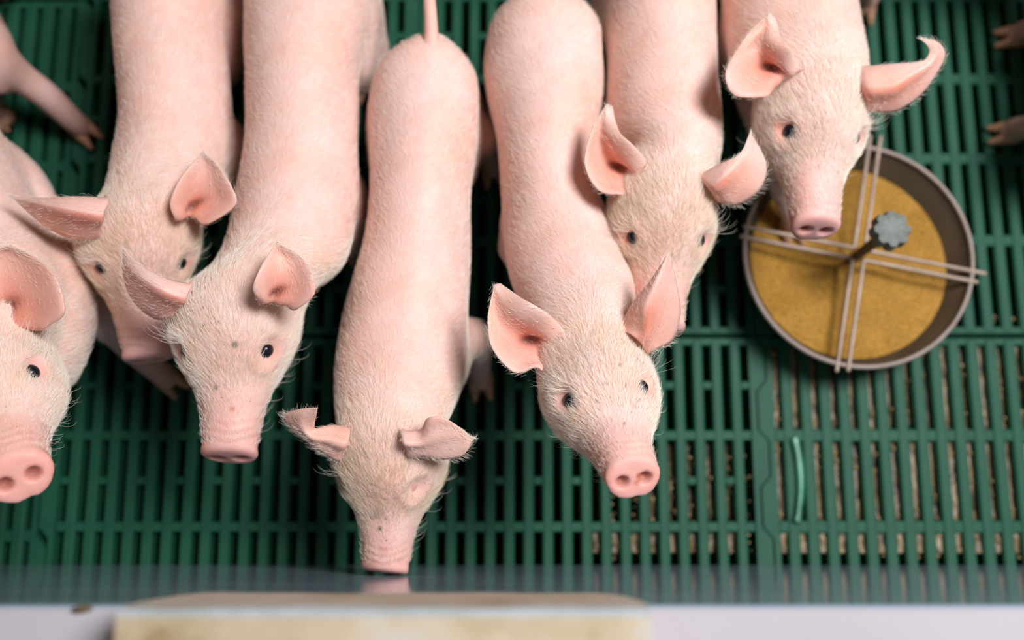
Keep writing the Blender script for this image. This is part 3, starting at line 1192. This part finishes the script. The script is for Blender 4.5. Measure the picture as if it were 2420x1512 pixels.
        for q in range(28):
            tg = unit(tan[q]); u1 = unit(n - tg * n.dot(tg)); v1 = np.cross(tg, u1)
            a2 = np.linspace(0, 2 * np.pi, 8, endpoint=False)
            rgs.append(ring[q] + rads[q] * (np.outer(np.cos(a2) * .8, u1) + np.outer(np.sin(a2) * 1.25, v1)))
        rgs = np.array(rgs)
        Vl = rgs.reshape(-1, 3); Fl = []
        for q in range(28):
            for w in range(8):
                Fl.append((q * 8 + w, q * 8 + (w + 1) % 8, ((q + 1) % 28) * 8 + (w + 1) % 8, ((q + 1) % 28) * 8 + w))
        lm_ = mesh_np('eyelid', Vl, Fl)
        set_tint(lm_, np.tile([*(PINK * .98), .0], (len(Vl), 1)))
        child('eyelid', lm_, M['skin'])
    # ears
    if ears == 'plain':              # pigs whose head is outside the photograph
        ears = []
        for s in (1, -1):
            loc = [[(.27, .12, .27), (.29, .02, .31), (.27, -.09, .28)], [(.40, .14, .34), (.44, -.01, .33), (.39, -.16, .38)],
                   [(.56, .10, .38), (.58, -.04, .37), (.54, -.17, .41)], [(.68, .02, .38), (.69, -.06, .38), (.66, -.13, .40)], [(.76, -.08, .37)]]
            zb = (R @ (np.array(CANON['earA' if s > 0 else 'earB']) * L) + t)[2]
            rows = []
            for r in loc:
                w3 = [R @ (np.array(q) * [s, 1, 1] * L) + t for q in r]
                rows.append([(*project(q)[0], (q[2] - zb) / .0014) for q in w3])
            ears.append(('earA' if s > 0 else 'earB', rows, True))
    for (key, rows, inside) in ears:
        eb = R @ (np.array(CANON[key]) * L) + t
        cen_ = R @ (np.array(CANON[key]) * [.75, 1, .6] * L) + t
        em, S, EN, du, dv = ear_mesh(rows, eb[2], cen_, inside)
        if hair_n:
            # soft hair on the ear and a fringe on its margins
            nU, nV = S.shape[:2]
            n1 = 500
            iu = RNG.integers(2, nU - 1, n1); iv = RNG.integers(0, nV, n1)
            Pp = S[iu, iv] + EN[iu, iv] * .001
            make_hair('ear_hair', np.vstack([Pp, np.repeat(S[3:-1, -1], 5, 0) + RNG.normal(0, .0012, ((nU - 4) * 5, 3))]) - base,
                      np.vstack([EN[iu, iv], np.repeat(EN[3:-1, -1], 5, 0)]),
                      np.vstack([du[iu, iv], np.repeat(dv[3:-1, -1] * .8 + du[3:-1, -1], 5, 0)]),
                      np.concatenate([np.full(n1, .006), np.full((nU - 4) * 5, .0065)]), np.full(n1 + (nU - 4) * 5, .3), root, .00006)
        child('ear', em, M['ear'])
    for (fp, hd) in hooves:
        child('hoof', hoof_mesh(fp, hd), M['hoof'])
    if tail:
        mbt = MB()
        mbt.tube([at(x_, y_, z_) for x_, y_, z_, r_ in tail], [r_ for *_, r_ in tail], 12, 6)
        tm = mesh_np('tail', mbt.V, mbt.F)
        set_tint(tm, np.tile([*(BASE * .98), .0], (len(tm.vertices), 1)))
        child('tail', tm, M['skin'])
    return root


def unit_rows(A):
    return A / np.maximum(np.linalg.norm(A, axis=1), 1e-9)[:, None]


def st(lx, ly, rx, ry, zc=.195, ht=.072, hb=.075):
    return (lx, ly, rx, ry, zc, ht, hb)


# centre piglet, nose against the wall
make_piglet('centre piglet seen from tail to nose, head lowered with its snout touching the wall',
    [st(985, 98, 1050, 98, .215, .022, .03), st(915, 138, 1100, 138, .205, .05, .055), st(866, 210, 1132, 210, .19, .068, .075), st(862, 300, 1132, 300, .185, .075, .078),
     st(868, 420, 1115, 420, .19, .075, .078), st(852, 560, 1112, 560, .19, .075, .08), st(812, 700, 1108, 700, .185, .078, .082), st(790, 810, 1107, 810, .185, .075, .08),
     st(790, 900, 1098, 900, .19, .07, .078), st(806, 975, 1060, 975, .20, .06, .07)],
    dict(ham=(.62, .56), L=.148, z_ear=.285, pitch=-.02, hair='straw', shift=(0, .004, 0), wts=dict(eyeA=.3, eyeB=.3, earA=2, earB=2), hip_i=2.6, sh_i=7.0, report=1,
         lm=dict(eyeA=(843, 1200), eyeB=(970, 1188), disc=(905, 1358), discA=(853, 1343), discB=(958, 1335), earA=(812, 1045), earB=(972, 1045))),
    ears=[('earA', [[(826, 1003, 0), (815, 1045, 12), (800, 1088, -5)], [(778, 1004, 5), (772, 1036, 12), (768, 1070, 0)], [(746, 1012, 10), (735, 1032, 14), (742, 1054, 2)],
                    [(744, 1000, 17), (712, 1006, 18), (690, 1014, 6)], [(748, 980, 25), (710, 980, 24), (672, 984, 12)], [(751, 963, 30), (715, 965, 26), (680, 974, 16)]], False),
          ('earB', [[(942, 1015, 0), (955, 1042, 12), (968, 1080, -5)], [(992, 1014, 5), (992, 1045, 11), (1004, 1076, 0)], [(1010, 988, 20), (1024, 1032, 14), (1042, 1085, 0)],
                    [(1046, 986, 22), (1065, 1026, 14), (1085, 1080, 3)], [(1086, 1009, 16), (1102, 1032, 12), (1106, 1062, 8)], [(1117, 1034, 10)]], False)],
    legs={'front_b': dict(pts=[(1112, 800, .12, .024), (1130, 850, .06, .016), (1134, 885, .03, .0135)], reach=.008, hd=(.1, -1, 0)),
          'rear_b': dict(pts=[(1125, 320, .13, .027), (1145, 350, .08, .016), (1164, 385, .03, .0130)], reach=.004, hd=(.1, -1, 0))},
    tail=[(1019, 165, .222, .026), (1019, 120, .242, .016), (1019, 92, .250, .0088), (1018, 50, .254, .0072), (1015, 0, .254, .0066), (1010, -80, .248, .0048)],
    spots=[(893, 1212, 17.0, 0.35, (.07, .045, .03)), (898, 1249, 6.0, 0.80, (.07, .045, .03)), (880, 1222, 7.0, 0.50, (.07, .045, .03)), (912, 1225, 6.0, 0.50, (.07, .045, .03)), (905, 1300, 14.0, 0.35, (.55,.2,.14)), (830, 935, 13.0, 0.35, (.75,.28,.2)), (880, 1330, 9.0, 0.30, (.5,.18,.12)), (945, 1325, 9.0, 0.30, (.5,.18,.12))],
    closed_eyes=True, hair_n=36000)

# piglet right of it, looking up
make_piglet('piglet right of centre lifting its face to the camera, both nostrils showing, ears spread',
    [st(1240, -12, 1325, -12, .215, .022, .03), st(1185, 25, 1390, 25, .205, .05, .055), st(1145, 100, 1428, 100, .19, .068, .075), st(1145, 190, 1432, 190, .185, .075, .078),
     st(1172, 290, 1412, 290, .19, .074, .078), st(1182, 400, 1405, 400, .195, .074, .078), st(1188, 500, 1440, 490, .195, .074, .08), st(1195, 600, 1482, 580, .20, .074, .08),
     st(1210, 680, 1506, 650, .205, .070, .08), st(1240, 760, 1500, 730, .205, .066, .08)],
    dict(ham=(.48, .60), L=.146, z_ear=.305, pitch=.75, yaw=.3, roll=-.1, hip_i=2.6, sh_i=6.4, report=1,
         lm=dict(eyeA=(1335, 946), eyeB=(1523, 910), mid=(1438, 893), disc=(1497, 1126), discA=(1436, 1146), discB=(1558, 1113), nosA=(1467, 1143), nosB=(1527, 1124), earA=(1296, 815), earB=(1512, 790))),
    ears=[('earA', [[(1322, 782, 5), (1278, 835, -18), (1264, 868, 0)], [(1285, 757, 15), (1230, 800, -15), (1215, 880, 0)], [(1237, 724, 18), (1190, 770, -5), (1163, 822, 5)],
                    [(1196, 692, 11), (1172, 730, 0), (1153, 752, 3)], [(1168, 672, 6)]], 'rim'),
          ('earB', [[(1470, 760, -5), (1522, 785, 10), (1548, 824, -5)], [(1494, 715, 5), (1530, 735, 18), (1590, 802, -10)], [(1535, 665, 14), (1548, 685, 22), (1608, 738, 0)],
                    [(1562, 625, 20), (1568, 634, 24), (1598, 665, 10)], [(1580, 596, 22)]], 'fold')],
    spots=[(1465, 862, 5.0, 0.70, (.07, .045, .03)), (1430, 906, 5.0, 0.60, (.07, .045, .03)), (1480, 912, 5.0, 0.60, (.07, .045, .03)), (1508, 945, 6.0, 0.60, (.07, .045, .03)), (1410, 948, 5.0, 0.50, (.07, .045, .03)), (1397, 865, 4.0, 0.60, (.07, .045, .03)), (1500, 960, 5.0, 0.50, (.07, .045, .03)), (1350, 1045, 5.0, 0.40, (.07, .045, .03)), (1475, 1000, 4.0, 0.70, (.07, .045, .03)), (1511, 1126, 8.0, 0.90, (.45,.15,.07)), (1506, 1140, 7.0, 0.80, (.45,.15,.07))],
    tail=[(1275, 5, .235, .011), (1272, -25, .25, .007), (1268, -80, .25, .005)],
    hair_n=39000)

# second from the left, face turned, snout just above the slats
make_piglet('piglet left of centre, one eye on the camera and dark specks on its forehead',
    [st(640, -175, 790, -175, .215, .022, .03), st(590, -130, 840, -130, .20, .055, .06), st(566, -40, 872, -40, .19, .070, .076), st(564, 60, 876, 60, .185, .075, .078),
     st(568, 170, 850, 170, .19, .074, .078), st(568, 300, 846, 300, .195, .074, .078), st(552, 430, 850, 420, .195, .075, .08), st(532, 550, 842, 530, .20, .074, .08),
     st(508, 640, 824, 625, .205, .072, .08), st(505, 700, 800, 700, .205, .070, .08)],
    dict(L=.165, z_ear=.320, pitch=.05, roll=.37, bend=-.22, hip_i=2.6, sh_i=6.4, report=1,
         lm=dict(eyeA=(443, 853), eyeB=(630, 832), mid=(513, 828), disc=(540, 1074), discA=(473, 1066), discB=(602, 1046), earA=(428, 708), earB=(652, 705))),
    ears=[('earA', [[(450, 668, 0), (432, 705, 8), (424, 742, -15)], [(402, 660, 8), (388, 690, 16), (372, 754, -14)], [(350, 638, 10), (338, 660, 14), (318, 716, -8)],
                    [(315, 612, 8), (305, 632, 6), (291, 652, -4)], [(292, 582, 5)]], 'fold'),
          ('earB', [[(612, 714, 16), (655, 714, 12), (700, 730, 12)], [(598, 682, 30), (664, 679, 17), (743, 695, 22)], [(614, 635, 33), (672, 638, 20), (736, 640, 26)],
                    [(635, 600, 28), (665, 606, 20), (705, 602, 24)], [(655, 572, 26)]], True)],
    spots=[(555, 814, 9.0, 0.85, (.07, .045, .03)), (510, 916, 7.0, 0.70, (.07, .045, .03)), (482, 768, 6.0, 0.60, (.07, .045, .03)), (514, 762, 5.0, 0.50, (.07, .045, .03)), (549, 966, 6.0, 0.70, (.6, .10, .05)), (478, 728, 4.0, 0.60, (.07, .045, .03))],
    legs={'rear_b': dict(pts=[(868, 110, .12, .026), (862, 150, .06, .016), (862, 185, .03, .0135)], reach=.004, hd=(0, -1, 0))},
    tail=[(715, -122, .222, .022), (715, -158, .240, .013), (719, -184, .246, .008), (739, -217, .238, .0065), (735, -257, .222, .005)],
    hair_n=39000)

# first full one from the left
make_piglet('piglet with a long ear pointing left, its snout behind the dark specked piglet',
    [st(310, -205, 430, -205, .205, .022, .03), st(262, -150, 490, -150, .19, .055, .06), st(248, -60, 516, -60, .18, .070, .076), st(252, 50, 528, 50, .175, .075, .078),
     st(262, 170, 540, 170, .18, .074, .078), st(270, 290, 548, 290, .18, .074, .078), st(260, 380, 545, 380, .185, .074, .08), st(248, 460, 525, 450, .195, .070, .08), st(240, 520, 500, 520, .20, .068, .078)],
    dict(L=.164, z_ear=.285, pitch=-.15, hair='straw', roll=.37, bend=-.26, hip_i=2.6, sh_i=5.5, report=1,
         lm=dict(eyeA=(247, 655), eyeB=(425, 627), mid=(316, 634), disc=(350, 842), discA=(294, 842), discB=(410, 818), earA=(232, 512), earB=(450, 498))),
    ears=[('earA', [[(254, 466, 5), (238, 510, 12), (230, 562, -12)], [(180, 463, 10), (172, 500, 17), (175, 566, -12)], [(115, 467, 8), (106, 486, 14), (115, 540, -8)],
                    [(60, 465, 5), (55, 475, 5), (70, 505, -2)], [(22, 460, 3)]], 'fold'),
          ('earB', [[(415, 522, 10), (455, 509, 2), (490, 530, 8)], [(402, 480, 22), (470, 472, 6), (556, 485, 16)], [(424, 425, 26), (480, 432, 12), (547, 440, 20)],
                    [(455, 385, 24), (485, 390, 18), (518, 393, 22)], [(480, 356, 24)]], True)],
    legs={'rear_b': dict(pts=[(520, -40, .12, .028), (530, -10, .07, .017), (532, 25, .03, .0135)], reach=.004, hd=(0, -1, 0))},
    tail=[(370, -152, .222, .022), (370, -188, .240, .013), (374, -214, .246, .008), (394, -247, .238, .0065), (390, -287, .222, .005)],
    hair_n=32000)

# between the look-up one and the feeder
make_piglet('piglet half hidden behind the raised ear, cream forehead with reddish ear roots',
    [st(1490, -215, 1600, -215, .205, .022, .03), st(1440, -165, 1665, -165, .195, .055, .06), st(1420, -80, 1698, -80, .185, .070, .076), st(1424, 30, 1702, 30, .18, .075, .078),
     st(1432, 140, 1704, 140, .185, .074, .078), st(1434, 240, 1712, 240, .19, .074, .078), st(1444, 320, 1716, 320, .195, .070, .08), st(1490, 385, 1700, 385, .20, .066, .078), st(1505, 440, 1690, 440, .205, .064, .078)],
    dict(L=.148, z_ear=.285, pitch=-.05, hair='straw', hip_i=2.6, sh_i=5.3, report=1,
         lm=dict(eyeA=(1490, 560), eyeB=(1657, 576), disc=(1568, 778), earA=(1485, 425), earB=(1688, 442))),
    ears=[('earA', [[(1524, 394, 5), (1480, 430, -15), (1462, 460, 0)], [(1486, 359, 14), (1440, 385, -14), (1414, 449, 0)], [(1453, 326, 14), (1420, 340, -6), (1382, 387, 4)],
                    [(1440, 286, 10), (1420, 296, 2), (1399, 306, 5)], [(1433, 246, 8)]], 'rim'),
          ('earB', [[(1656, 410, 0), (1690, 440, 12), (1712, 477, -5)], [(1700, 387, 8), (1716, 416, 16), (1746, 483, -8)], [(1738, 370, 14), (1748, 387, 14), (1796, 446, 0)],
                    [(1757, 350, 14), (1770, 357, 12), (1811, 386, 6)], [(1772, 311, 12)]], 'fold')],
    tail=[(1545, -162, .222, .022), (1545, -198, .240, .013), (1549, -224, .246, .008), (1569, -257, .238, .0065), (1565, -297, .222, .005)],
    hair_n=32000)

# above the feeder
make_piglet('piglet on the right sniffing above the round feeder, one ear tip curled over',
    [st(1800, -380, 1910, -380, .205, .022, .03), st(1735, -320, 1985, -320, .195, .055, .06), st(1702, -220, 2020, -220, .185, .070, .076), st(1698, -110, 2030, -110, .18, .075, .078),
     st(1702, 0, 2040, 0, .185, .074, .078), st(1712, 100, 2050, 80, .19, .074, .08), st(1730, 190, 2055, 150, .205, .068, .078)],
    dict(L=.155, z_ear=.290, pitch=.0, roll=-.37, yaw=.1, hip_i=2.6, sh_i=4.6, report=1,
         lm=dict(eyeA=(1858, 306), eyeB=(2030, 345), mid=(1964, 320), disc=(1930, 533), discA=(1877, 514), discB=(1987, 530), earA=(1842, 192), earB=(2052, 215))),
    ears=[('earA', [[(1888, 165, 12), (1838, 188, 2), (1800, 230, 6)], [(1856, 130, 26), (1800, 152, 2), (1735, 224, 12)], [(1838, 90, 26), (1785, 112, 8), (1715, 167, 17)],
                    [(1830, 60, 10), (1800, 70, 2), (1760, 90, 6)], [(1815, 33, 8)]], 'rim'),
          ('earB', [[(2048, 155, 0), (2058, 210, 10), (2066, 262, -8)], [(2100, 150, 6), (2110, 205, 13), (2120, 260, -8)], [(2150, 147, 10), (2160, 176, 14), (2175, 224, -2)],
                    [(2182, 143, 14), (2198, 151, 15), (2215, 170, 6)], [(2196, 122, 18), (2215, 122, 18), (2233, 126, 14)], [(2187, 103, 22), (2197, 98, 22), (2212, 97, 20)], [(2170, 91, 24)]], 'fold')],
    spots=[(1860, 308, 40, .5, (.74,.31,.22)), (1862, 322, 8, .6, (.4,.12,.06)), (1835, 432, 9, .5, (.3,.18,.15)), (1980, 407, 4, .6, (.1,.07,.05)), (1945, 330, 5, .4, (.2,.13,.1))],
    legs={'front_a': dict(pts=[(1830, 330, .13, .024), (1862, 470, .085, .016), (1876, 525, .055, .0135)], reach=.006, hd=(.25, -1, 0), ground=.028),
          'rear_b': dict(pts=[(2030, -60, .12, .028), (2045, -30, .06, .016), (2052, -4, .03, .0135)], reach=.004, hd=(0, -1, 0))},
    tail=[(1855, -326, .222, .022), (1855, -362, .240, .013), (1859, -388, .246, .008), (1879, -421, .238, .0065), (1875, -461, .222, .005)],
    hair_n=34000)

# cut by the left edge
make_piglet('piglet cut by the left edge, big ear and round snout close to the camera',
    [st(-560, 60, -500, -10, .22, .022, .03), st(-520, 160, -390, 10, .21, .055, .06), st(-430, 220, -250, 60, .20, .070, .076), st(-330, 290, -120, 165, .20, .075, .08),
     st(-250, 370, -18, 285, .20, .075, .08),
     st(-215, 480, 62, 430, .21, .076, .08), st(-205, 590, 130, 555, .215, .074, .08), st(-190, 680, 180, 660, .225, .070, .08)],
    dict(ham=(.5, .5), L=.168, z_ear=.330, pitch=.75, yaw=.0, roll=.7, hip_i=2.6, sh_i=4.6, report=1,
         wts=dict(mid=.6, eyeA=.6), lm=dict(eyeA=(-105, 930), mid=(-62, 850), eyeB=(57, 880), disc=(50, 1130), discB=(118, 1108), nosA=(15, 1148), nosB=(83, 1105), earB=(42, 745))),
    ears=[('earB', [[(-28, 768, 10), (40, 764, 2), (112, 772, 8)], [(-72, 702, 22), (30, 704, 6), (153, 737, 18)], [(-62, 632, 26), (25, 642, 12), (131, 652, 22)],
                    [(-32, 597, 26), (20, 602, 18), (82, 607, 22)], [(25, 579, 24)]], True),
          ('earA', [[(-250, 870, 5), (-215, 900, -14), (-195, 935, 0)], [(-300, 850, 14), (-270, 900, -12), (-240, 960, 0)], [(-340, 830, 12), (-330, 880, -4), (-300, 930, 4)], [(-390, 820, 8)]], True)],
    legs={'front_b': dict(pts=[(212, 700, .13, .026), (300, 815, .065, .0165), (375, 880, .03, .0135)], reach=.010)},
    bulge=((112, 745, .215, .046, .09, .06),), hair_n=28000)

# upper left: only a hind leg and a bit of ham in the frame
make_piglet('piglet mostly outside the upper left corner, one grey pink hind leg stretched to the right',
    [st(-122, 160, -82, 140, .21, .022, .03), st(-165, 130, -60, 100, .20, .055, .055), st(-205, 60, -62, 34, .19, .068, .068), st(-215, -50, -65, -70, .18, .070, .072),
     st(-190, -160, -35, -160, .175, .070, .075), st(-195, -300, -50, -300, .18, .066, .075), st(-190, -420, -70, -420, .19, .062, .07)],
    dict(L=.145, z_ear=.28, pitch=-.3, yaw=3.14, hip_i=1.9, sh_i=4.4, ham=(.5, .5),
         lm=dict(eyeA=(-55, -640), eyeB=(-205, -640), disc=(-130, -820), earA=(-40, -520), earB=(-220, -520))),
    legs={'rear_b': dict(pts=[(-35, 130, .15, .036), (40, 178, .105, .0215), (110, 228, .07, .0178), (172, 285, .034, .0160)], reach=.007),
          'front_b': None,
          'rear_a': dict(pts=[(-60, 165, .12, .024), (-34, 222, .07, .0155), (-8, 262, .03, .0130)], reach=.006)},
    ears='plain', hair_n=0, voxel=.003, tintmul=.78)

# right edge: two feet of a piglet standing outside
make_piglet('piglet outside the right edge, only its two brownish feet on the slats',
    [st(2670, 330, 2700, 330, .20, .022, .03), st(2600, 290, 2770, 290, .19, .06, .06), st(2580, 200, 2800, 200, .18, .07, .075), st(2580, 60, 2800, 60, .18, .075, .078),
     st(2590, -80, 2800, -80, .18, .075, .08), st(2610, -180, 2790, -180, .19, .07, .08)],
    dict(L=.160, z_ear=.28, pitch=-.6, yaw=3.14, hip_i=1.9, sh_i=4.0,
         lm=dict(eyeA=(2790, -400), eyeB=(2610, -400), disc=(2700, -590), earA=(2810, -270), earB=(2480, -270))),
    legs={'rear_a': dict(pts=[(2520, 280, .13, .026), (2450, 297, .07, .0165), (2405, 303, .03, .0150)], reach=.006, hd=(-1, 0, 0)),
          'front_a': dict(pts=[(2530, 50, .13, .026), (2465, 65, .07, .0165), (2420, 72, .03, .0150)], reach=.006, hd=(-1, 0, 0))},
    ears='plain', hair_n=0, voxel=.003, tintmul=.95)
